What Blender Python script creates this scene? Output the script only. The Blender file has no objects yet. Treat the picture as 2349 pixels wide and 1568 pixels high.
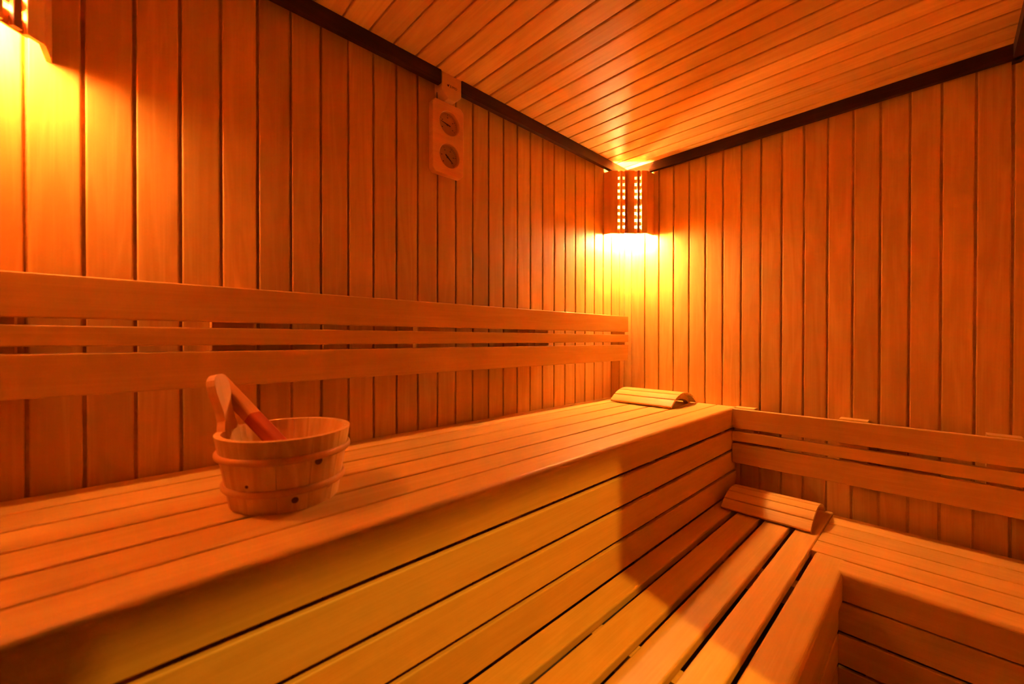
import bpy, bmesh, math, random
from mathutils import Vector, Matrix

random.seed(7)
SC = bpy.context.scene
COL = SC.collection

# ------------------------------------------------------------------ camera
CAM_Z = 1.14                      # camera height above the floor; heights below are given relative to it via Z()
def Z(rel): return CAM_Z + rel
cam_d = bpy.data.cameras.new('camera')
cam_d.sensor_fit = 'HORIZONTAL'; cam_d.sensor_width = 36.0
cam_d.lens = 953.456 / 2349 * 36.0
cam_d.clip_start = 0.02
cam_d.dof.use_dof = True
cam_d.dof.focus_distance = 1.9
cam_d.dof.aperture_fstop = 3.2
cam = bpy.data.objects.new('camera', cam_d); COL.objects.link(cam)
_yaw, _pit, _rol = math.radians(46.078), math.radians(-0.36), math.radians(0.059)
_f = Vector((-math.sin(_yaw)*math.cos(_pit), math.cos(_yaw)*math.cos(_pit), math.sin(_pit)))
_r = Vector((math.cos(_yaw), math.sin(_yaw), 0)); _u = _r.cross(_f)
_r2 = _r*math.cos(_rol) + _u*math.sin(_rol); _u2 = -_r*math.sin(_rol) + _u*math.cos(_rol)
_m = Matrix((_r2, _u2, -_f)).transposed().to_4x4()
_m.translation = Vector((1.2538, -2.0877, CAM_Z))
cam.matrix_world = _m
SC.camera = cam

# ------------------------------------------------------------------ world, exposure, lights outside the sauna
SC.view_settings.view_transform = 'Standard'
SC.view_settings.look = 'None'
SC.view_settings.gamma = 1.0
SC.view_settings.use_curve_mapping = False
SC.view_settings.exposure = 0.0
wd = bpy.data.worlds.new('world'); SC.world = wd; wd.use_nodes = True
wd.node_tree.nodes['Background'].inputs[0].default_value = (0.9, 0.7, 0.5, 1)
wd.node_tree.nodes['Background'].inputs[1].default_value = 0.0
SC.cycles.max_bounces = 7
SC.cycles.diffuse_bounces = 6
SC.cycles.use_adaptive_sampling = True
SC.cycles.adaptive_threshold = 0.35
SC.cycles.adaptive_min_samples = 16
SC.cycles.glossy_bounces = 2
SC.cycles.use_light_tree = False
SC.cycles.sample_clamp_indirect = 80.0

BULB_LOW = -0.004
BULB_FAR = ((1.0, 0.54, 0.20), 2750.0)      # bulb colour and strength, far corner lamp
BULB_NEAR = ((1.0, 0.44, 0.14), 400.0)     # near corner lamp
def spot(name, loc, target, power, color, radius, angle):
    l = bpy.data.lights.new(name, 'SPOT'); l.energy = power; l.color = color
    l.shadow_soft_size = radius; l.spot_size = math.radians(angle); l.spot_blend = 0.4
    o = bpy.data.objects.new(name, l); COL.objects.link(o); o.location = loc
    o.rotation_euler = (Vector(target)-Vector(loc)).to_track_quat('-Z', 'Y').to_euler()
    return o
# two ceiling downlights in the corridor; they shine in through a narrow opening added in the right wall
LA = (180, (1.0, 0.48, 0.05)); LB = (7, (1.0, 0.46, 0.06))
spot('corridor_downlight', (1.885, -1.393, 2.50), (0.85, -1.55, 0.6), *LA, 0.012, 80)
spot('corridor_downlight', (1.81, -1.55, 2.50), (0.95, -0.95, 0.5), *LB, 0.02, 80)

# ------------------------------------------------------------------ materials
def wood(name, c_light, c_dark, rough=0.46, vary=0.16, spec=0.25, fine=0.5, ring=0.35, scale=1.0, bump=0.0):
    m = bpy.data.materials.new(name); m.use_nodes = True
    nt = m.node_tree; N = nt.nodes; L = nt.links
    b = N['Principled BSDF']
    tc = N.new('ShaderNodeTexCoord'); oi = N.new('ShaderNodeObjectInfo')
    off = N.new('ShaderNodeVectorMath'); off.operation = 'SCALE'
    comb = N.new('ShaderNodeCombineXYZ')
    for i, k in enumerate((13.7, 7.3, 5.1)):
        mu = N.new('ShaderNodeMath'); mu.operation = 'MULTIPLY'; mu.inputs[1].default_value = k
        L.new(oi.outputs['Random'], mu.inputs[0]); L.new(mu.outputs[0], comb.inputs[i])
    add = N.new('ShaderNodeVectorMath'); add.operation = 'ADD'
    L.new(tc.outputs['Object'], add.inputs[0]); L.new(comb.outputs[0], add.inputs[1])
    def stretched(sx, sy):
        mp = N.new('ShaderNodeMapping'); mp.inputs['Scale'].default_value = (sx*scale, sy*scale, sy*scale)
        L.new(add.outputs[0], mp.inputs[0]); return mp
    # broad growth-ring figure
    mp1 = stretched(1.6, 16); n1 = N.new('ShaderNodeTexNoise'); n1.inputs['Scale'].default_value = 1.0; n1.inputs['Detail'].default_value = 3
    n1.inputs['Distortion'].default_value = 0.6
    L.new(mp1.outputs[0], n1.inputs['Vector'])
    mul = N.new('ShaderNodeMath'); mul.operation = 'MULTIPLY'; mul.inputs[1].default_value = 9.0; L.new(n1.outputs['Fac'], mul.inputs[0])
    fr = N.new('ShaderNodeMath'); fr.operation = 'PINGPONG'; fr.inputs[1].default_value = 1.0; L.new(mul.outputs[0], fr.inputs[0])
    # fine fibre streaks
    mp2 = stretched(3.0, 260); n2 = N.new('ShaderNodeTexNoise'); n2.inputs['Scale'].default_value = 1.0; n2.inputs['Detail'].default_value = 2
    L.new(mp2.outputs[0], n2.inputs['Vector'])
    mp3 = stretched(0.5, 3.0); n3 = N.new('ShaderNodeTexNoise'); n3.inputs['Scale'].default_value = 1.0; L.new(mp3.outputs[0], n3.inputs['Vector'])
    # combine into one factor
    a1 = N.new('ShaderNodeMath'); a1.operation = 'MULTIPLY'; a1.inputs[1].default_value = ring; L.new(fr.outputs[0], a1.inputs[0])
    a2 = N.new('ShaderNodeMath'); a2.operation = 'MULTIPLY_ADD'; a2.inputs[1].default_value = fine; L.new(n2.outputs['Fac'], a2.inputs[0]); L.new(a1.outputs[0], a2.inputs[2])
    a3 = N.new('ShaderNodeMath'); a3.operation = 'MULTIPLY_ADD'; a3.inputs[1].default_value = 0.5; L.new(n3.outputs['Fac'], a3.inputs[0]); L.new(a2.outputs[0], a3.inputs[2])
    mr = N.new('ShaderNodeMapRange'); mr.inputs['From Min'].default_value = 0.25; mr.inputs['From Max'].default_value = 0.5*fine+0.5*0.5+ring*0.75+0.05
    L.new(a3.outputs[0], mr.inputs['Value'])
    mix = N.new('ShaderNodeMix'); mix.data_type = 'RGBA'
    mix.inputs[6].default_value = (*c_light, 1); mix.inputs[7].default_value = (*c_dark, 1)
    L.new(mr.outputs[0], mix.inputs[0])
    # board-to-board variation
    hv = N.new('ShaderNodeHueSaturation')
    v1 = N.new('ShaderNodeMapRange'); v1.inputs['To Min'].default_value = 1-vary; v1.inputs['To Max'].default_value = 1+vary*0.5
    L.new(oi.outputs['Random'], v1.inputs['Value']); L.new(v1.outputs[0], hv.inputs['Value'])
    wn = N.new('ShaderNodeTexWhiteNoise'); wn.noise_dimensions = '1D'; L.new(oi.outputs['Random'], wn.inputs['W'])
    v2 = N.new('ShaderNodeMapRange'); v2.inputs['To Min'].default_value = 0.5-vary*0.018; v2.inputs['To Max'].default_value = 0.5+vary*0.018
    L.new(wn.outputs['Value'], v2.inputs['Value']); L.new(v2.outputs[0], hv.inputs['Hue'])
    L.new(mix.outputs[2], hv.inputs['Color']); L.new(hv.outputs[0], b.inputs['Base Color'])
    b.inputs['Roughness'].default_value = rough
    b.inputs['Specular IOR Level'].default_value = spec
    if bump:
        bp = N.new('ShaderNodeBump'); bp.inputs['Strength'].default_value = bump; bp.inputs['Distance'].default_value = 0.001
        L.new(n2.outputs['Fac'], bp.inputs['Height']); L.new(bp.outputs[0], b.inputs['Normal'])
    return m

def plain(name, c, rough=0.5, spec=0.4, metal=0.0, noise=0.08):
    m = bpy.data.materials.new(name); m.use_nodes = True
    nt = m.node_tree; N = nt.nodes; b = N['Principled BSDF']
    tc = N.new('ShaderNodeTexCoord'); n = N.new('ShaderNodeTexNoise'); n.inputs['Scale'].default_value = 40
    nt.links.new(tc.outputs['Object'], n.inputs['Vector'])
    mx = N.new('ShaderNodeMix'); mx.data_type = 'RGBA'
    mx.inputs[6].default_value = (*[x*(1-noise) for x in c], 1); mx.inputs[7].default_value = (*[min(1, x*(1+noise)) for x in c], 1)
    nt.links.new(n.outputs['Fac'], mx.inputs[0]); nt.links.new(mx.outputs[2], b.inputs['Base Color'])
    b.inputs['Roughness'].default_value = rough; b.inputs['Specular IOR Level'].default_value = spec; b.inputs['Metallic'].default_value = metal
    return m

M_WALL  = wood('wall_cladding_wood', (0.765, 0.455, 0.112), (0.655, 0.35, 0.072), vary=0.15)
M_BENCH = wood('bench_wood', (0.79, 0.49, 0.125), (0.69, 0.395, 0.082), vary=0.09, ring=0.25)
M_DARK  = wood('dark_stained_wood', (0.075, 0.020, 0.008), (0.040, 0.010, 0.004), rough=0.55, vary=0.1, spec=0.2)
M_SHADE = wood('lamp_shade_wood', (0.86, 0.46, 0.12), (0.76, 0.36, 0.08), vary=0.10)
M_SHADE2= wood('dark_lamp_stave_wood', (0.42, 0.14, 0.035), (0.32, 0.10, 0.025), vary=0.1)
M_PINE  = wood('pine_stave_wood', (0.92, 0.62, 0.22), (0.76, 0.42, 0.12), vary=0.08, ring=0.55, fine=0.3, scale=1.2)
M_PINE2 = wood('pine_handle_wood', (0.88, 0.55, 0.20), (0.78, 0.42, 0.14), vary=0.05)
M_HOOP  = wood('hoop_wood', (0.80, 0.42, 0.13), (0.70, 0.34, 0.09), vary=0.05)
M_KNOT  = plain('knot_wood', (0.16, 0.045, 0.015), 0.6)
M_REDW  = wood('red_stained_wood', (0.52, 0.10, 0.025), (0.40, 0.06, 0.015), vary=0.05)
M_REDL  = wood('reddish_wood', (0.82, 0.34, 0.08), (0.70, 0.26, 0.06), vary=0.05)
M_THERM = wood('thermometer_wood', (0.84, 0.44, 0.15), (0.74, 0.36, 0.11), vary=0.05)
M_DIAL  = plain('dial_face', (0.50, 0.26, 0.10), 0.35)
M_BLACK = plain('black_print', (0.025, 0.012, 0.008), 0.6)
M_STEEL = plain('dark_steel', (0.12, 0.09, 0.08), 0.35, metal=0.6)
M_PLAST = plain('sensor_housing_plastic', (0.74, 0.42, 0.18), 0.45)
M_ABSORB = plain('light_absorbing_panel', (0.035, 0.018, 0.010), 0.12, spec=0.5)  # dark surface of the added light-absorbing door and panel
M_FLOOR = plain('floor_tile', (0.16, 0.09, 0.05), 0.5)
M_PLAST2= plain('corridor_plaster', (0.55, 0.45, 0.33), 0.9)
def emission(name, c, s):
    m = bpy.data.materials.new(name); m.use_nodes = True; nt = m.node_tree
    nt.nodes.clear(); o = nt.nodes.new('ShaderNodeOutputMaterial'); e = nt.nodes.new('ShaderNodeEmission')
    e.inputs[0].default_value = (*c, 1); e.inputs[1].default_value = s; nt.links.new(e.outputs[0], o.inputs[0]); return m

M_BULB_FAR = emission('bulb_glow_far', *BULB_FAR)
M_BULB_NEAR = emission('bulb_glow_near', *BULB_NEAR)
def glass(name):
    m = bpy.data.materials.new(name); m.use_nodes = True; nt = m.node_tree; nt.nodes.clear()
    o = nt.nodes.new('ShaderNodeOutputMaterial'); t = nt.nodes.new('ShaderNodeBsdfTransparent'); g = nt.nodes.new('ShaderNodeBsdfGlossy')
    g.inputs['Roughness'].default_value = 0.02
    x = nt.nodes.new('ShaderNodeMixShader'); x.inputs[0].default_value = 0.07; nt.links.new(t.outputs[0], x.inputs[1]); nt.links.new(g.outputs[0], x.inputs[2]); nt.links.new(x.outputs[0], o.inputs[0]); return m
M_GLASS = glass('clear_glass')

# ------------------------------------------------------------------ mesh helpers
def world(o):
    m = o.matrix_parent_inverse @ o.matrix_basis
    return m if o.parent is None else world(o.parent) @ m
def mk(name, me, mat=None, parent=None, mw=None, smooth=False):
    if mat is not None and len(me.materials) == 0: me.materials.append(mat)
    o = bpy.data.objects.new(name, me); COL.objects.link(o)
    if mw is None: mw = Matrix.Identity(4)
    if parent is not None:
        o.parent = parent; o.matrix_basis = world(parent).inverted() @ mw
    else: o.matrix_basis = mw
    if smooth:
        for p in me.polygons: p.use_smooth = True
    return o
def empty(name, loc=(0, 0, 0), rz=0.0):
    o = bpy.data.objects.new(name, None); COL.objects.link(o)
    o.matrix_basis = Matrix.Translation(loc) @ Matrix.Rotation(rz, 4, 'Z'); o.empty_display_size = 0.05
    return o
def tag(o, label, cat, group=None):
    o['label'] = label; o['category'] = cat
    if group: o['group'] = group
    return o
def struct(o): o['kind'] = 'structure'; return o
def frame(origin, Ld, Wd):
    Ld = Vector(Ld).normalized(); Wd = Vector(Wd).normalized(); Nd = Ld.cross(Wd)
    m = Matrix((Ld, Wd, Nd)).transposed().to_4x4(); m.translation = Vector(origin); return m
def prism(profile, length, name='plank', smooth_angle=None):
    """profile: list of (y,z), counter-clockwise seen from +x; extruded along x from 0 to length"""
    n = len(profile)
    v = [(0, y, z) for y, z in profile] + [(length, y, z) for y, z in profile]
    f = [tuple(range(n-1, -1, -1)), tuple(range(n, 2*n))]
    for i in range(n):
        j = (i+1) % n; f.append((i, j, n+j, n+i))
    me = bpy.data.meshes.new(name); me.from_pydata(v, [], f); me.update()
    return me
def rounded(w, t, r_front, r_back=0.0, seg=3):
    """board section: y 0..w, front face at z=0, back at z=-t"""
    p = []
    def arc(cy, cz, a0, r):
        if r <= 0: p.append((cy, cz)); return
        for k in range(seg+1):
            a = math.radians(a0 + 90*k/seg); p.append((cy+r*math.cos(a), cz+r*math.sin(a)))
    arc(r_back, -t+r_back, 180, r_back); arc(w-r_back, -t+r_back, 270, r_back)
    arc(w-r_front, -r_front, 0, r_front); arc(r_front, -r_front, 90, r_front)
    return p
_cache = {}
def plank_mesh(w, t, length, rf, rb=0.0, mat=None):
    k = (round(w, 4), round(t, 4), round(length, 4), rf, rb, mat.name)
    if k not in _cache:
        me = prism(rounded(w, t, rf, rb), length, 'plank'); me.materials.append(mat); _cache[k] = me
    return _cache[k]
def plank(name, parent, origin, Ld, Wd, w, t, length, mat, rf=0.003, rb=0.0):
    return mk(name, plank_mesh(w, t, length, rf, rb, mat), None, parent, frame(origin, Ld, Wd))
def boxes(name, lst, mat, parent=None):
    v = []; f = []
    for (x0, y0, z0, x1, y1, z1) in lst:
        b = len(v)
        v += [(x0, y0, z0), (x1, y0, z0), (x1, y1, z0), (x0, y1, z0), (x0, y0, z1), (x1, y0, z1), (x1, y1, z1), (x0, y1, z1)]
        f += [(b, b+3, b+2, b+1), (b+4, b+5, b+6, b+7), (b, b+1, b+5, b+4), (b+1, b+2, b+6, b+5), (b+2, b+3, b+7, b+6), (b+3, b, b+4, b+7)]
    me = bpy.data.meshes.new(name); me.from_pydata(v, [], f); me.update()
    return mk(name, me, mat, parent)
def cylinder(name, p0, p1, r0, r1, mat, parent, seg=20, smooth=True):
    p0 = Vector(p0); p1 = Vector(p1); d = p1-p0
    bm = bmesh.new(); bmesh.ops.create_cone(bm, cap_ends=True, segments=seg, radius1=r0, radius2=r1, depth=d.length)
    me = bpy.data.meshes.new(name); bm.to_mesh(me); bm.free()
    o = mk(name, me, mat, parent, Matrix.Translation((p0+p1)/2) @ d.to_track_quat('Z', 'Y').to_matrix().to_4x4())
    if smooth:
        for p in me.polygons: p.use_smooth = len(p.vertices) == 4
    return o
def polyplate(name, outline, thick, mat, parent, mw, bevel=0.0):
    """outline (x,y) ccw in local plane, extruded from z=0 to z=-thick"""
    bm = bmesh.new(); vs = [bm.verts.new((x, y, 0)) for x, y in outline]; f = bm.faces.new(vs)
    r = bmesh.ops.extrude_face_region(bm, geom=[f]); nv = [g for g in r['geom'] if isinstance(g, bmesh.types.BMVert)]
    bmesh.ops.translate(bm, verts=nv, vec=(0, 0, -thick)); bmesh.ops.recalc_face_normals(bm, faces=bm.faces)
    if bevel:
        es = [e for e in bm.edges if all(abs(v.co.z) < 1e-6 for v in e.verts)]
        bmesh.ops.bevel(bm, geom=es, offset=bevel, segments=2, affect='EDGES', profile=0.5)
    me = bpy.data.meshes.new(name); bm.to_mesh(me); bm.free()
    return mk(name, me, mat, parent, mw)

# ------------------------------------------------------------------ the room
W = 1.449; Y0 = -2.35; CEIL = Z(0.929); P = 0.08; GAP = 0.006; T = 0.014; DEEP = 0.008
floor = struct(boxes('floor', [(-0.1, Y0-0.1, -0.1, 3.0, 0.1, 0.0)], M_FLOOR))
wall_left = struct(boxes('wall_left', [(-0.08, Y0-0.08, 0, -DEEP, 0.08, CEIL+0.06)], M_WALL))
wall_back = struct(boxes('wall_back', [(-DEEP, DEEP, 0, W+0.08, 0.08, CEIL+0.06)], M_WALL))
wall_front = struct(boxes('wall_front', [(-DEEP, Y0-0.08, 0, W+0.08, Y0-DEEP, CEIL+0.06)], M_WALL))
ceiling = struct(boxes('ceiling', [(-DEEP, Y0-DEEP, CEIL+DEEP, W+DEEP, DEEP, CEIL+0.06)], M_WALL))
# right wall with a narrow unseen opening, added to shape the corridor beam
WY0, WY1, WZ0, WZ1 = -1.63, -1.265, 0.10, 1.985
xr = W+DEEP
wall_right = struct(boxes('wall_right', [(xr, WY1, 0, xr+0.04, DEEP, CEIL+0.06), (xr, Y0-DEEP, 0, xr+0.04, WY0, CEIL+0.06),
                                         (xr, WY0, WZ1, xr+0.04, WY1, CEIL+0.06), (xr, WY0, 0, xr+0.04, WY1, WZ0)], M_WALL))
def wall_boards(parent, edges, place, mat=M_WALL):
    for a, b in zip(edges[:-1], edges[1:]):
        if b-a > 0.012: place(parent, a, b, mat)
# left wall: joints measured along y
yl = [Y0] + [v for v in [-2.2092+P*i for i in range(-3, 29)] if Y0+0.02 < v < -0.015] + [0.0]
def pl(parent, a, b, mat): plank('board', parent, (0, b-GAP/2, 0.0), (0, 0, 1), (0, -1, 0), b-a-GAP, T, CEIL, mat, rf=0.0035)
wall_boards(wall_left, yl, pl)
xb = [0.0] + [v for v in [0.04595+P*j for j in range(0, 19)] if v < W-0.02] + [W]
def pb(parent, a, b, mat): plank('board', parent, (b-GAP/2, 0, 0.0), (0, 0, 1), (-1, 0, 0), b-a-GAP, T, CEIL, mat, rf=0.0035)
wall_boards(wall_back, xb, pb)
def pf(parent, a, b, mat): plank('board', parent, (a+GAP/2, Y0, 0.0), (0, 0, 1), (1, 0, 0), b-a-GAP, T, CEIL, mat, rf=0.0035)
wall_boards(wall_front, xb, pf)
yc = [Y0] + [v for v in [-1.6845+P*n for n in range(-12, 24)] if Y0+0.02 < v < -0.015] + [0.0]
def pc(parent, a, b, mat): plank('board', parent, (0.0, b-GAP/2, CEIL), (1, 0, 0), (0, -1, 0), b-a-GAP, T, W, mat, rf=0.0035)
wall_boards(ceiling, yc, pc)
def pr(parent, a, b, mat):
    segs = [(0, CEIL)]
    mid = (a+b)/2
    if WY0-0.02 < mid < WY1+0.02: segs = [(0, WZ0), (WZ1, CEIL)]
    for z0, z1 in segs: plank('board', parent, (W, a+GAP/2, z0), (0, 0, 1), (0, 1, 0), b-a-GAP, T, z1-z0, mat, rf=0.0035)
yr = [Y0, -2.27, -2.19, -2.11, -2.03, -1.95, -1.87, -1.79, -1.71, WY0, -1.557, -1.484, -1.411, -1.338, WY1] + [WY1+0.0790625*k for k in range(1, 16)] + [0.0]
wall_boards(wall_right, yr, pr)
# dark door and front wall panel, both added out of view to absorb fill light
DY0, DY1, DZ1 = -2.30, -1.70, 1.90
added_door = struct(empty('added_dark_door', (W, (DY0+DY1)/2, 0.0)))
boxes('added_door_frame', [(W-0.012, DY0-0.04, 0, W+0.004, DY0, DZ1+0.04), (W-0.012, DY1, 0, W+0.004, DY1+0.04, DZ1+0.04), (W-0.012, DY0, DZ1, W+0.004, DY1, DZ1+0.04)], M_DARK, added_door)
boxes('added_pane', [(W-0.009, DY0, 0.01, W-0.001, DY1, DZ1)], M_ABSORB, added_door)
cylinder('added_door_handle', (W-0.04, DY1-0.06, 0.85), (W-0.04, DY1-0.06, 1.15), 0.014, 0.014, M_DARK, added_door)
DX0, DX1 = 0.66, 1.36
pan = struct(empty('added_dark_panel', ((DX0+DX1)/2, Y0, 0.0)))  # unseen panel added to cut the bounce from the front wall
boxes('added_frame', [(DX0-0.04, Y0-0.004, 0, DX0, Y0+0.012, DZ1+0.04), (DX1, Y0-0.004, 0, DX1+0.04, Y0+0.012, DZ1+0.04), (DX0, Y0-0.004, DZ1, DX1, Y0+0.012, DZ1+0.04)], M_DARK, pan)
boxes('added_pane', [(DX0, Y0+0.001, 0.01, DX1, Y0+0.009, DZ1)], M_ABSORB, pan)
# frame and pane of the added beam opening
beam_opening = struct(empty('added_beam_opening', (W+0.03, (WY0+WY1)/2, WZ0)))
boxes('added_frame', [(W+0.015, WY0-0.03, WZ0-0.03, W+0.05, WY0, WZ1+0.02), (W+0.015, WY1, WZ0-0.03, W+0.05, WY1+0.03, WZ1+0.02),
                       (W+0.015, WY0, WZ1, W+0.05, WY1, WZ1+0.02), (W+0.015, WY0, WZ0-0.03, W+0.05, WY1, WZ0)], M_DARK, beam_opening)
boxes('added_pane', [(W+0.030, WY0, WZ0, W+0.036, WY1, WZ1)], M_GLASS, beam_opening)
# corridor shell outside
wall_outer = struct(boxes('wall_outer', [(2.9, Y0-0.1, 0, 3.0, 0.1, 2.6), (xr+0.04, 0.0, 0, 2.9, 0.1, 2.6), (xr+0.04, Y0-0.1, 0, 2.9, Y0, 2.6), (xr+0.035, Y0, CEIL+0.06, xr+0.04, 0, 2.6)], M_PLAST2))
ceiling_outer = struct(boxes('ceiling_outer', [(xr+0.035, Y0-0.1, 2.6, 3.0, 0.1, 2.7)], M_PLAST2))

# dark ceiling trims
TD, TH = 0.024, 0.046
def trim(name, origin, Ld, Wd, length):
    me = prism([(0, -TD), (TH, -TD), (TH, -0.004), (TH-0.004, 0), (0, 0)], length, name)
    return struct(mk(name, me, M_DARK, None, frame(origin, Ld, Wd)))
HY0, HY1 = -1.262, -1.178                     # sensor housing interrupts the left trim
trim('trim_1', (TD, HY1+0.001, CEIL-0.0002), (0, 1, 0), (0, 0, -1), -HY1-0.002)
trim('trim_2', (TD, Y0, CEIL-0.0002), (0, 1, 0), (0, 0, -1), HY0-0.004-Y0)
trim('trim_3', (TD, -TD, CEIL-0.0002), (1, 0, 0), (0, 0, -1), W-2*TD)
trim('trim_4', (W-TD, 0, CEIL-0.0002), (0, -1, 0), (0, 0, -1), -Y0)
trim('trim_5', (W-TD, Y0+TD, CEIL-0.0002), (-1, 0, 0), (0, 0, -1), W-2*TD)

# ------------------------------------------------------------------ benches
YF = Y0+0.004                                   # benches run to the front wall
def nosing_profile(w, h, t, r, seg=6):
    """L section: top arm y 0..w (top at z=0), apron hangs at y=w down to z=-h; rounded arris"""
    p = [(0, -t), (w-t, -t), (w-t, -h), (w-0.002, -h), (w, -h+0.002)]
    for k in range(seg+1):
        a = math.radians(90*k/seg); p.append((w-r+r*math.cos(a), -r+r*math.sin(a)))
    p += [(0.004, 0), (0, -0.004)]
    return p
TOPU, TOPL = Z(-0.311), Z(-0.691)
XU = 0.590
ub = empty('upper_bench', (0.3, (YF)/2, 0.0))
tag(ub, 'wide upper slatted bench along the long wall carrying the bucket, with boarded front', 'bench')
ylen = -0.004-YF
ed = [0.006, 0.104, 0.204, 0.306, 0.408, 0.5015]
UPX = (1, 0, 0); NY = (0, -1, 0); NX = (-1, 0, 0); NZ = (0, 0, -1)
for i in range(5):
    x0 = ed[i] + (0.0 if i == 0 else 0.004); x1 = ed[i+1] - (0.004 if i < 4 else 0.001)
    plank('slat', ub, (x0, -0.004, TOPU), NY, UPX, x1-x0, 0.026, ylen, M_BENCH, rf=0.004, rb=0.002)
mk('front_slat', prism(nosing_profile(XU-0.5035, 0.089, 0.018, 0.012), ylen, 'nosing'), M_BENCH, ub, frame((0.5035, -0.004, TOPU), NY, UPX))
for zt, zb in ((-0.4112, -0.4970), (-0.5085, -0.5940), (-0.6055, -0.6905)):
    plank('riser_board', ub, (XU, -0.004, Z(zt)), NY, NZ, zt-zb, 0.013, ylen, M_BENCH, rf=0.003, rb=0.002)
for yb in (-0.10, -0.75, -1.40, -2.05):        # bearers under the slats and posts behind the risers
    boxes('bearer', [(0.01, yb-0.045, TOPU-0.075, XU-0.03, yb, TOPU-0.0265)], M_BENCH, ub)
    boxes('post', [(XU-0.07, yb-0.045, 0.0, XU-0.0185, yb, TOPU-0.0755)], M_BENCH, ub)

lb = empty('corner_bench', (0.8, -0.8, 0.0))
tag(lb, 'lower L-shaped slatted bench wrapping the corner, with gaps between its wide slats', 'bench')
for x0, x1 in ((0.592, 0.6640), (0.6830, 0.7650), (0.7825, 0.8635), (0.8810, 0.9520)):
    plank('slat', lb, (x0, -0.010, TOPL), NY, UPX, x1-x0, 0.022, -0.010-YF, M_BENCH, rf=0.005, rb=0.002)
XL = 1.050; YB = -0.528; yj = -0.4365
mk('front_slat', prism(nosing_profile(XL-0.968, 0.084, 0.026, 0.014), yj-YF, 'nosing'), M_BENCH, lb, frame((0.968, yj, TOPL), NY, UPX))
for y0, y1 in ((-0.034, -0.1375), (-0.1415, -0.2385), (-0.2425, -0.3330), (-0.3370, -0.4310)):
    plank('side_slat', lb, (W-0.004, y0, TOPL), NX, NY, y0-y1, 0.026, W-0.004-0.9555, M_BENCH, rf=0.003, rb=0.002)
mk('side_front_slat', prism(nosing_profile(-YB+yj, 0.084, 0.026, 0.014), W-0.004-(XL-0.0138), 'nosing'), M_BENCH, lb, frame((W-0.004, yj, TOPL), NX, NY))
for zt, zb in ((-0.7845, -0.8735), (-0.8830, -0.9725), (-0.9825, -1.0720)):
    plank('apron_board', lb, (XL-0.011, YB+0.010, Z(zt)), NY, NZ, zt-zb, 0.013, YB+0.010-YF, M_BENCH, rf=0.003, rb=0.002)
    plank('side_apron_board', lb, (W-0.004, YB+0.011, Z(zt)), NX, NZ, zt-zb, 0.013, W-0.004-(XL-0.011), M_BENCH, rf=0.003, rb=0.002)
for yb in (-0.06, -0.62, -1.20, -1.80):
    boxes('bearer', [(0.60, yb-0.045, TOPL-0.085, XL-0.04, yb, TOPL-0.0265)], M_BENCH, lb)
    if yb < -0.5: boxes('post', [(XL-0.08, yb-0.045, 0.0, XL-0.035, yb, TOPL-0.0855)], M_BENCH, lb)
for xb_ in (1.10, 1.36):
    boxes('side_bearer', [(xb_, YB+0.04, TOPL-0.085, xb_+0.045, -0.01, TOPL-0.0265)], M_BENCH, lb)
    boxes('side_post', [(xb_, YB+0.035, 0.0, xb_+0.045, YB+0.08, TOPL-0.0855)], M_BENCH, lb)

# ------------------------------------------------------------------ backrests
br = empty('backrest', (0.03, -1.2, Z(-0.12)))
tag(br, 'long three-slat backrest on the wall above the upper bench, behind the bucket', 'backrest')
y_end = -0.058
for zt, zb in ((0.1253, 0.0405), (0.0266, -0.0146), (-0.0283, -0.1132)):
    plank('slat', br, (0.060, y_end, Z(zt)), NY, NZ, zt-zb, 0.022, y_end-YF, M_BENCH, rf=0.003, rb=0.002)
for y0, y1 in ((-0.125, -0.055), (-0.778, -0.691), (-1.349, -1.257), (-1.914, -1.828), (-2.30, -2.22)):
    plank('batten', br, (0.037, y1, Z(0.120)), NY, NZ, 0.225, 0.0365, y1-y0, M_BENCH, rf=0.002)
br2 = empty('backrest', (1.0, -0.03, Z(-0.56)))
tag(br2, 'short three-slat backrest above the lower bench, right of the upper bench end', 'backrest')
for zt, zb in ((-0.3110, -0.3970), (-0.4115, -0.4550), (-0.4655, -0.5535)):
    plank('slat', br2, (W-0.004, -0.070, Z(zt)), NX, NZ, zt-zb, 0.022, W-0.004-0.594, M_BENCH, rf=0.003, rb=0.002)
for x0, x1 in ((0.595, 0.6755), (0.973, 1.058), (1.352, 1.428)):
    plank('batten', br2, (x1, -0.047, Z(-0.3065)), NX, NZ, 0.243, 0.0465, x1-x0, M_BENCH, rf=0.002)

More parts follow.
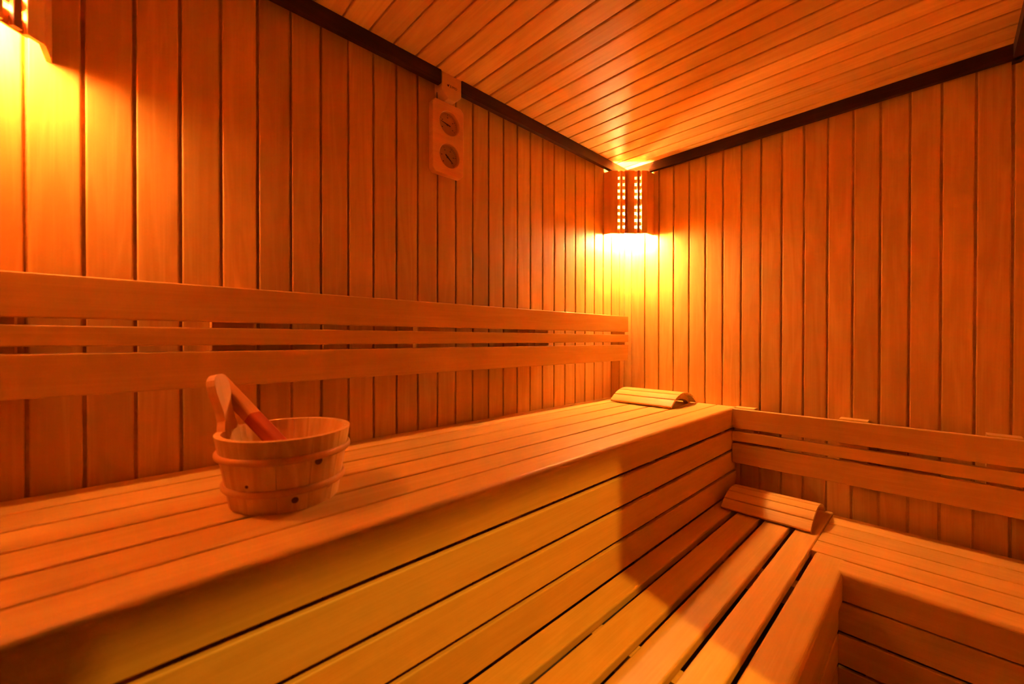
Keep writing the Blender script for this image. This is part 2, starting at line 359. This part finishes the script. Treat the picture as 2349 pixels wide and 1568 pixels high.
# ------------------------------------------------------------------ corner lamps
def corner_lamp(label, corner, rz, m_bulb):
    root = empty('corner_lamp', (corner[0], corner[1], Z(0.557)), rz)
    tag(root, label, 'lamp')
    mw = world(root)
    H = 0.326
    A, B, C, D = Vector((0.0, -0.206)), Vector((0.041, -0.203)), Vector((0.174, -0.068)), Vector((0.178, 0.0))
    def stave(name, p, q, mat, t=0.009, z0=0.0, z1=H, rf=0.002, inset=0.0):
        d = (q-p); ln = d.length; d.normalize()
        n = Vector((d.y, -d.x))                 # outward, towards the room
        p = p + n*(-inset)
        # length up, width along -d so that the normal points outward
        fr = frame((p.x, p.y, z0), (0, 0, 1), (d.x, d.y, 0))
        nd = fr.to_3x3() @ Vector((0, 0, 1))
        if nd.xy.dot(n) < 0: fr = frame((p.x+d.x*ln, p.y+d.y*ln, z0), (0, 0, 1), (-d.x, -d.y, 0))
        me = prism(rounded(ln, t, rf), z1-z0, name)
        return mk(name, me, mat, root, mw @ fr)
    stave('side_stave', A + Vector((0.001, 0)), B + (A-B)*0.02, M_SHADE)
    stave('side_stave', C + (D-C)*0.02, D + Vector((0, -0.001)), M_SHADE)
    def P_(t): return B + (C-B)*t
    for t0, t1, mt, ins in ((0.0, 0.203, M_SHADE, 0), (0.259, 0.334, M_SHADE, 0), (0.390, 0.469, M_SHADE2, -0.002), (0.469, 0.662, M_SHADE, 0), (0.728, 0.800, M_SHADE2, -0.002), (0.848, 1.0, M_SHADE, 0)):
        stave('stave', P_(t0+0.002), P_(t1-0.002), mt, inset=ins)
    # narrow crossbars behind the staves leave rows of small square openings
    hz = [450, 557, 665, 767, 932, 1040, 1152, 1262]
    zz = lambda v: H*(1370-v)/(1370-335)
    hh = 0.0068
    edges = [H] 
    spans = []
    top = H
    for v in hz:
        c = zz(v); spans.append((c+hh, top)); top = c-hh
    spans.append((0.0, top))
    for z0, z1 in spans:
        stave('crossbar', P_(0.15), P_(0.90), M_SHADE, t=0.005, z0=z0, z1=z1, rf=0.0005, inset=0.0095)
    # bulb and socket
    bp = Vector((0.076, -0.094, 0.243))
    bm = bmesh.new(); prof = []; RB, ZA, ZB = 0.019, BULB_LOW, 0.238      # elongated bulb
    for k in range(7): a = -math.pi/2 + k*math.pi/12; prof.append((RB*math.cos(a), ZA+RB+RB*math.sin(a)))
    for k in range(7): a = k*math.pi/12; prof.append((RB*math.cos(a), ZB-RB+RB*math.sin(a)))
    SEG = 20; rows = []
    for r_, z_ in prof: rows.append([bm.verts.new((max(r_, 1e-5)*math.cos(2*math.pi*j/SEG), max(r_, 1e-5)*math.sin(2*math.pi*j/SEG), z_)) for j in range(SEG)])
    for r0_, r1_ in zip(rows[:-1], rows[1:]):
        for j in range(SEG): bm.faces.new((r0_[j], r0_[(j+1) % SEG], r1_[(j+1) % SEG], r1_[j]))
    me = bpy.data.meshes.new('bulb'); bm.to_mesh(me); bm.free()
    mk('bulb', me, m_bulb, root, mw @ Matrix.Translation((bp.x, bp.y, 0)), smooth=True)
    cylinder('socket', mw @ Vector((0.012, -0.015, 0.12)), mw @ Vector((bp.x-0.012, bp.y+0.015, 0.12)), 0.014, 0.014, M_STEEL, root)
    return root
corner_lamp('wooden corner lamp with rows of lit holes in the far corner', (0, 0), 0.0, M_BULB_FAR)
corner_lamp('wooden corner lamp partly seen above the left end of the long backrest', (0, Y0), math.radians(90), M_BULB_NEAR)

# ------------------------------------------------------------------ curved head rests
def head_rest(label, x0, y0, zb, L=0.312, rz=0.0):
    """x0,y0: front left foot line; arch spans 0.275 across"""
    S = 0.276; hgt = 0.064
    root = empty('head_rest', (x0+L/2, y0+S/2, zb), rz); tag(root, label, 'head rest')
    mw = world(root)
    Wd = S/2; base = 0.010
    R = (Wd**2 + (hgt-base)**2) / (2*(hgt-base)); cz = hgt - R
    a_max = math.asin(Wd/R); n = 6; t = 0.009
    for i in range(n):
        a0 = -a_max + 2*a_max*i/n + 0.009; a1 = -a_max + 2*a_max*(i+1)/n - 0.009
        prof = []
        K = 5
        e = 0.0022/R
        prof.append((R-0.0022, a0)); 
        for k in range(K+1): prof.append((R, a0+e+(a1-a0-2*e)*k/K))
        prof.append((R-0.0022, a1))
        for k in range(K+1): prof.append((R-t, a1-(a1-a0)*k/K))
        pts = [(r*math.sin(a), cz + r*math.cos(a)) for r, a in prof]
        pts = pts[::-1]
        me = prism(pts, L, 'slat')
        mk('slat', me, M_BENCH, root, mw @ Matrix.Translation((-L/2, 0, 0)))
    # arched end boards
    for sx in (-1, 1):
        Ri = R - t - 0.0003; out = []
        am = math.asin((Wd-0.012)/Ri)
        K = 16
        for k in range(K+1):
            a = am - 2*am*k/K; out.append((Ri*math.sin(a), max(0.0, cz + Ri*math.cos(a))))
        out.append((-Wd+0.016, 0.0)); out.append((-Wd+0.040, 0.0))
        ri_w = Wd-0.042; hi = 0.030
        for k in range(1, K):
            a = math.pi*(1-k/K); out.append((ri_w*math.cos(a), hi*math.sin(a)))
        out.append((Wd-0.040, 0.0)); out.append((Wd-0.016, 0.0))
        me = prism(out, 0.022, 'end_board')
        mk('end_board', me, M_BENCH, root, mw @ Matrix.Translation((sx*(L/2-0.036)-0.011, 0, 0)))
    return root
head_rest('curved slatted head rest on the upper bench in the lamp-lit corner', 0.104, -0.301, TOPU+0.0002)
head_rest('curved slatted head rest on the lower bench below the short backrest', 0.628, -0.305, TOPL+0.0002, L=0.302)

# ------------------------------------------------------------------ bucket
BX, BY = 0.346, -1.838
bk = empty('sauna_bucket', (BX, BY, TOPU)); tag(bk, 'round pine stave bucket with two hoops and one tall ear on the upper bench', 'bucket')
R0, R1, BH, BT = 0.0955, 0.1185, 0.134, 0.011
def stave_mesh(a_half, h, r0, r1, t, seg=4):
    """local x up, y tangential, z radial (origin on the axis)"""
    v = []; f = []
    for (xx, r) in ((0, r0), (h, r1)):
        for rr in (r, r-t):
            for k in range(seg+1):
                a = -a_half + 2*a_half*k/seg
                v.append((xx, rr*math.sin(a), rr*math.cos(a)))
    n = seg+1
    O0, I0, O1, I1 = 0, n, 2*n, 3*n
    for k in range(seg):
        f.append((O0+k, O0+k+1, O1+k+1, O1+k)); f.append((I0+k+1, I0+k, I1+k, I1+k+1))
        f.append((O1+k, O1+k+1, I1+k+1, I1+k)); f.append((I0+k, I0+k+1, O0+k+1, O0+k))
    f.append((O0, O1, I1, I0)); f.append((O0+seg, I0+seg, I1+seg, O1+seg))
    me = bpy.data.meshes.new('stave'); me.from_pydata(v, [], f); me.update()
    bm = bmesh.new(); bm.from_mesh(me); bmesh.ops.recalc_face_normals(bm, faces=bm.faces); bm.to_mesh(me); bm.free()
    return me
NS = 12
smesh = stave_mesh(math.pi/NS-0.0025, BH, R0, R1, BT); smesh.materials.append(M_PINE)
a_cam = math.atan2(-2.0877-BY, 1.2538-BX)
a_ear = math.atan2(-1.939-BY, 0.270-BX) - math.radians(2)
for i in range(NS):
    a = a_ear + 2*math.pi*i/NS
    rad = Vector((math.cos(a), math.sin(a), 0)); up = Vector((0, 0, 1))
    mk('stave', smesh, None, bk, Matrix(((0, -math.sin(a), math.cos(a), BX), (0, math.cos(a), math.sin(a), BY), (1, 0, 0, TOPU), (0, 0, 0, 1))))
cylinder('base', (BX, BY, TOPU+0.006), (BX, BY, TOPU+0.018), R0-BT+0.0002, R0-BT+0.002, M_PINE, bk, seg=40)
def hoop(h, r, rad=0.0055):
    bm = bmesh.new(); SEG, SS = 56, 10
    vs = []
    for i in range(SEG):
        a = 2*math.pi*i/SEG; ring = []
        for j in range(SS):
            b = 2*math.pi*j/SS; rr = r+rad*0.75*math.cos(b)
            ring.append(bm.verts.new((rr*math.cos(a), rr*math.sin(a), h+rad*1.15*math.sin(b))))
        vs.append(ring)
    for i in range(SEG):
        for j in range(SS): bm.faces.new((vs[i][j], vs[(i+1) % SEG][j], vs[(i+1) % SEG][(j+1) % SS], vs[i][(j+1) % SS]))
    bmesh.ops.recalc_face_normals(bm, faces=bm.faces)
    me = bpy.data.meshes.new('hoop'); bm.to_mesh(me); bm.free()
    return mk('hoop', me, M_HOOP, bk, Matrix.Translation((BX, BY, TOPU)), smooth=True)
def rad_at(h): return R0+(R1-R0)*h/BH
hoop(0.038, rad_at(0.038)+0.003); hoop(0.097, rad_at(0.097)+0.003)
# knots in the pine
for da, h, rr in ((0.50, 0.086, 0.0075), (0.14, 0.021, 0.0062), (-0.62, 0.053, 0.0030)):
    a = a_cam+da; r = rad_at(h)
    n = Vector((math.cos(a), math.sin(a), -(R1-R0)/BH)).normalized()
    p = Vector((BX+r*math.cos(a), BY+r*math.sin(a), TOPU+h))
    cylinder('knot', p-n*0.004, p+n*0.0008, rr, rr*0.92, M_KNOT, bk, seg=16)
# ear: a tall paddle-shaped stave
ear_out = []
w_prof = [(0.0, 0.021), (0.008, 0.019), (0.020, 0.0145), (0.036, 0.0135), (0.055, 0.0165), (0.075, 0.0200), (0.090, 0.0205), (0.101, 0.0180), (0.108, 0.0125), (0.1115, 0.006)]
left = [(x, w*1.15) for x, w in w_prof]; right = [(x, -w*1.15) for x, w in w_prof[::-1]]
outl = right[::-1] + left[::-1]
slope = (R1-R0)/BH
rad = Vector((math.cos(a_ear), math.sin(a_ear), 0)); upv = Vector((rad.x*slope*1.25, rad.y*slope*1.25, 1)).normalized()
tang = Vector((-rad.y, rad.x, 0)); 
em = frame(Vector((BX, BY, TOPU+BH-0.004)) + rad*(R1-0.0005), upv, tang)
if (em.to_3x3() @ Vector((0, 0, 1))).dot(rad) < 0: em = frame(Vector((BX, BY, TOPU+BH-0.004)) + rad*(R1-0.0005), upv, -tang)
polyplate('ear', outl, 0.0175, M_PINE2, bk, em, bevel=0.003)

# ------------------------------------------------------------------ ladle standing in the bucket
U = Vector((0.2070, -1.9310, Z(-0.0830))); V = Vector((0.402, -1.805, TOPU+0.035))
dv = (V-U).normalized()
ld = empty('sauna_ladle', V); tag(ld, 'wooden ladle with two-tone reddish handle leaning in the pine bucket', 'ladle')
side = dv.cross(Vector((0, 0, 1))).normalized(); nrm = side.cross(dv).normalized()
def bar(name, p, q, w, t, mat, r=0.004):
    me = prism([(y-w/2, z+t/2) for y, z in rounded(w, t, r, r)], (q-p).length, name)
    return mk(name, me, mat, ld, frame(p, dv, side))
tot = (V-U).length
mid = U + dv*(tot*0.385)
g1 = bar('grip', U - dv*0.001, mid, 0.029, 0.025, M_REDL, 0.005)
bar('shaft', mid, V - dv*0.0, 0.029, 0.025, M_REDW, 0.005)
cylinder('cup', V + Vector((-0.004, -0.004, -0.008)), V + Vector((0.004, 0.004, 0.022)), 0.019, 0.022, M_REDW, ld, seg=28)

# ------------------------------------------------------------------ thermometer / hygrometer board on the left wall
TY, TZ = -1.2200, Z(0.7125)
th = empty('thermometer_board', (0.0, TY, TZ)); tag(th, 'wooden thermometer and hygrometer board with two round dials on the long wall', 'thermometer')
hw, hh, ch = 0.066, 0.127, 0.012
XT = 0.026
tf = frame((XT, TY, TZ), (0, 1, 0), (0, 0, 1))        # local x = +y, local y = up, normal = +x
outl = [(-hw+ch, -hh), (hw-ch, -hh), (hw, -hh+ch), (hw, hh-ch), (hw-ch, hh), (-hw+ch, hh), (-hw, hh-ch), (-hw, -hh+ch)]
# front plate with two circular openings: curve fill, then mesh
cu = bpy.data.curves.new('plate', 'CURVE'); cu.dimensions = '2D'; cu.fill_mode = 'BOTH'; cu.extrude = XT/2-0.002; cu.bevel_depth = 0.002; cu.bevel_resolution = 1; cu.offset = -0.002
def poly(pts):
    sp = cu.splines.new('POLY'); sp.points.add(len(pts)-1)
    for p_, q_ in zip(sp.points, pts): p_.co = (q_[0], q_[1], 0, 1)
    sp.use_cyclic_u = True
poly(outl)
DIALS = (0.0575, -0.0580); RD = 0.0425; DY = 0.005
for dz in DIALS: poly([(DY+RD*math.cos(2*math.pi*k/40), dz+RD*math.sin(2*math.pi*k/40)) for k in range(40)])
tmp = bpy.data.objects.new('plate_tmp', cu); COL.objects.link(tmp)
dg = bpy.context.evaluated_depsgraph_get(); me = bpy.data.meshes.new_from_object(tmp.evaluated_get(dg)); bpy.data.objects.remove(tmp)
me.materials.clear()
mk('plate', me, M_THERM, th, tf @ Matrix.Translation((0, 0, -XT/2)))
def dial(dz, needle_deg, ticks, t0, t1):
    fz = -0.014
    c = tf @ Vector((DY, dz, fz)); n = Vector((1, 0, 0))
    d = cylinder('dial', c - n*0.008, c, RD+0.001, RD+0.001, M_DIAL, th, seg=40)
    # printed scale
    lst = []
    v = []; f = []
    for k in range(ticks):
        a = math.radians(t0+(t1-t0)*k/(ticks-1)); big = k % 5 == 0
        r0 = RD*(0.74 if big else 0.82); r1 = RD*0.90; w = 0.0007 if big else 0.0004
        dr = Vector((math.cos(a), math.sin(a))); tn = Vector((-dr.y, dr.x))*w; o = Vector((DY, dz))
        b = len(v)
        for q in (o+dr*r0-tn, o+dr*r1-tn, o+dr*r1+tn, o+dr*r0+tn): v.append((q.x, q.y, fz+0.0003))
        f.append((b, b+1, b+2, b+3))
        if big:
            b = len(v); o2 = o+dr*RD*0.60
            for q in ((-1, -1), (1, -1), (1, 1), (-1, 1)): v.append((o2.x+q[0]*0.0024, o2.y+q[1]*0.0014, fz+0.0003))
            f.append((b, b+1, b+2, b+3))
    me = bpy.data.meshes.new('scale'); me.from_pydata(v, [], f); me.update()
    mk('scale', me, M_BLACK, d, tf)
    a = math.radians(needle_deg); dr = Vector((math.cos(a), math.sin(a))); o = Vector((DY, dz))
    tn = Vector((-dr.y, dr.x))
    pts = [o-dr*0.012-tn*0.0018, o+dr*0.004-tn*0.0018, o+dr*0.030-tn*0.0006, o+dr*0.030+tn*0.0006, o+dr*0.004+tn*0.0018, o-dr*0.012+tn*0.0018]
    polyplate('needle', [(p.x, p.y) for p in pts], 0.0008, M_BLACK, d, tf @ Matrix.Translation((0, 0, fz+0.0025)))
    p = tf @ Vector((o.x, o.y, fz)); cylinder('pivot', p, p+n*0.0032, 0.003, 0.003, M_STEEL, d, seg=14)
dial(DIALS[0], 168, 21, 210, -30)
dial(DIALS[1], -38, 26, 225, -45)
hk = tf @ Vector((-0.046, 0.122, 0.0))
cylinder('hook', hk + Vector((-0.004, 0, 0.0)), hk + Vector((0.004, -0.006, 0.022)), 0.0022, 0.0012, M_BLACK, th, seg=10)

# ------------------------------------------------------------------ sensor housing with lettering
hx = 0.046
hs = empty('sensor_housing', (0.0, (HY0+HY1)/2, Z(0.89))); tag(hs, 'small light sensor housing lettered JUMO set into the dark ceiling trim', 'sensor housing')
hf = frame((hx, 0, CAM_Z), (0, 1, 0), (0, 0, 1))
out = [(-1.236, 0.8430), (-1.203, 0.8430), (HY1, 0.8660), (HY1, 0.9285), (HY0, 0.9285), (HY0, 0.8660)]
polyplate('body', out, hx-0.0005, M_PLAST, hs, hf, bevel=0.0025)
fc = bpy.data.curves.new('lettering', 'FONT'); fc.body = 'JUMO'; fc.size = 0.0118; fc.extrude = 0.0002; fc.resolution_u = 3; fc.space_character = 1.04
tmp = bpy.data.objects.new('lettering_tmp', fc); COL.objects.link(tmp)
dg = bpy.context.evaluated_depsgraph_get(); me = bpy.data.meshes.new_from_object(tmp.evaluated_get(dg)); bpy.data.objects.remove(tmp)
me.materials.clear()
mk('lettering', me, M_BLACK, hs, hf @ Matrix.Translation((-1.2285, 0.8850, 0.0002)))
polyplate('logo_mark', [(-1.2375, 0.8850), (-1.2335, 0.8850), (-1.2315, 0.8935), (-1.2340, 0.8935), (-1.2352, 0.8885), (-1.2385, 0.8915), (-1.2405, 0.8900)], 0.0004, M_BLACK, hs, hf @ Matrix.Translation((0, 0, 0.0004)))
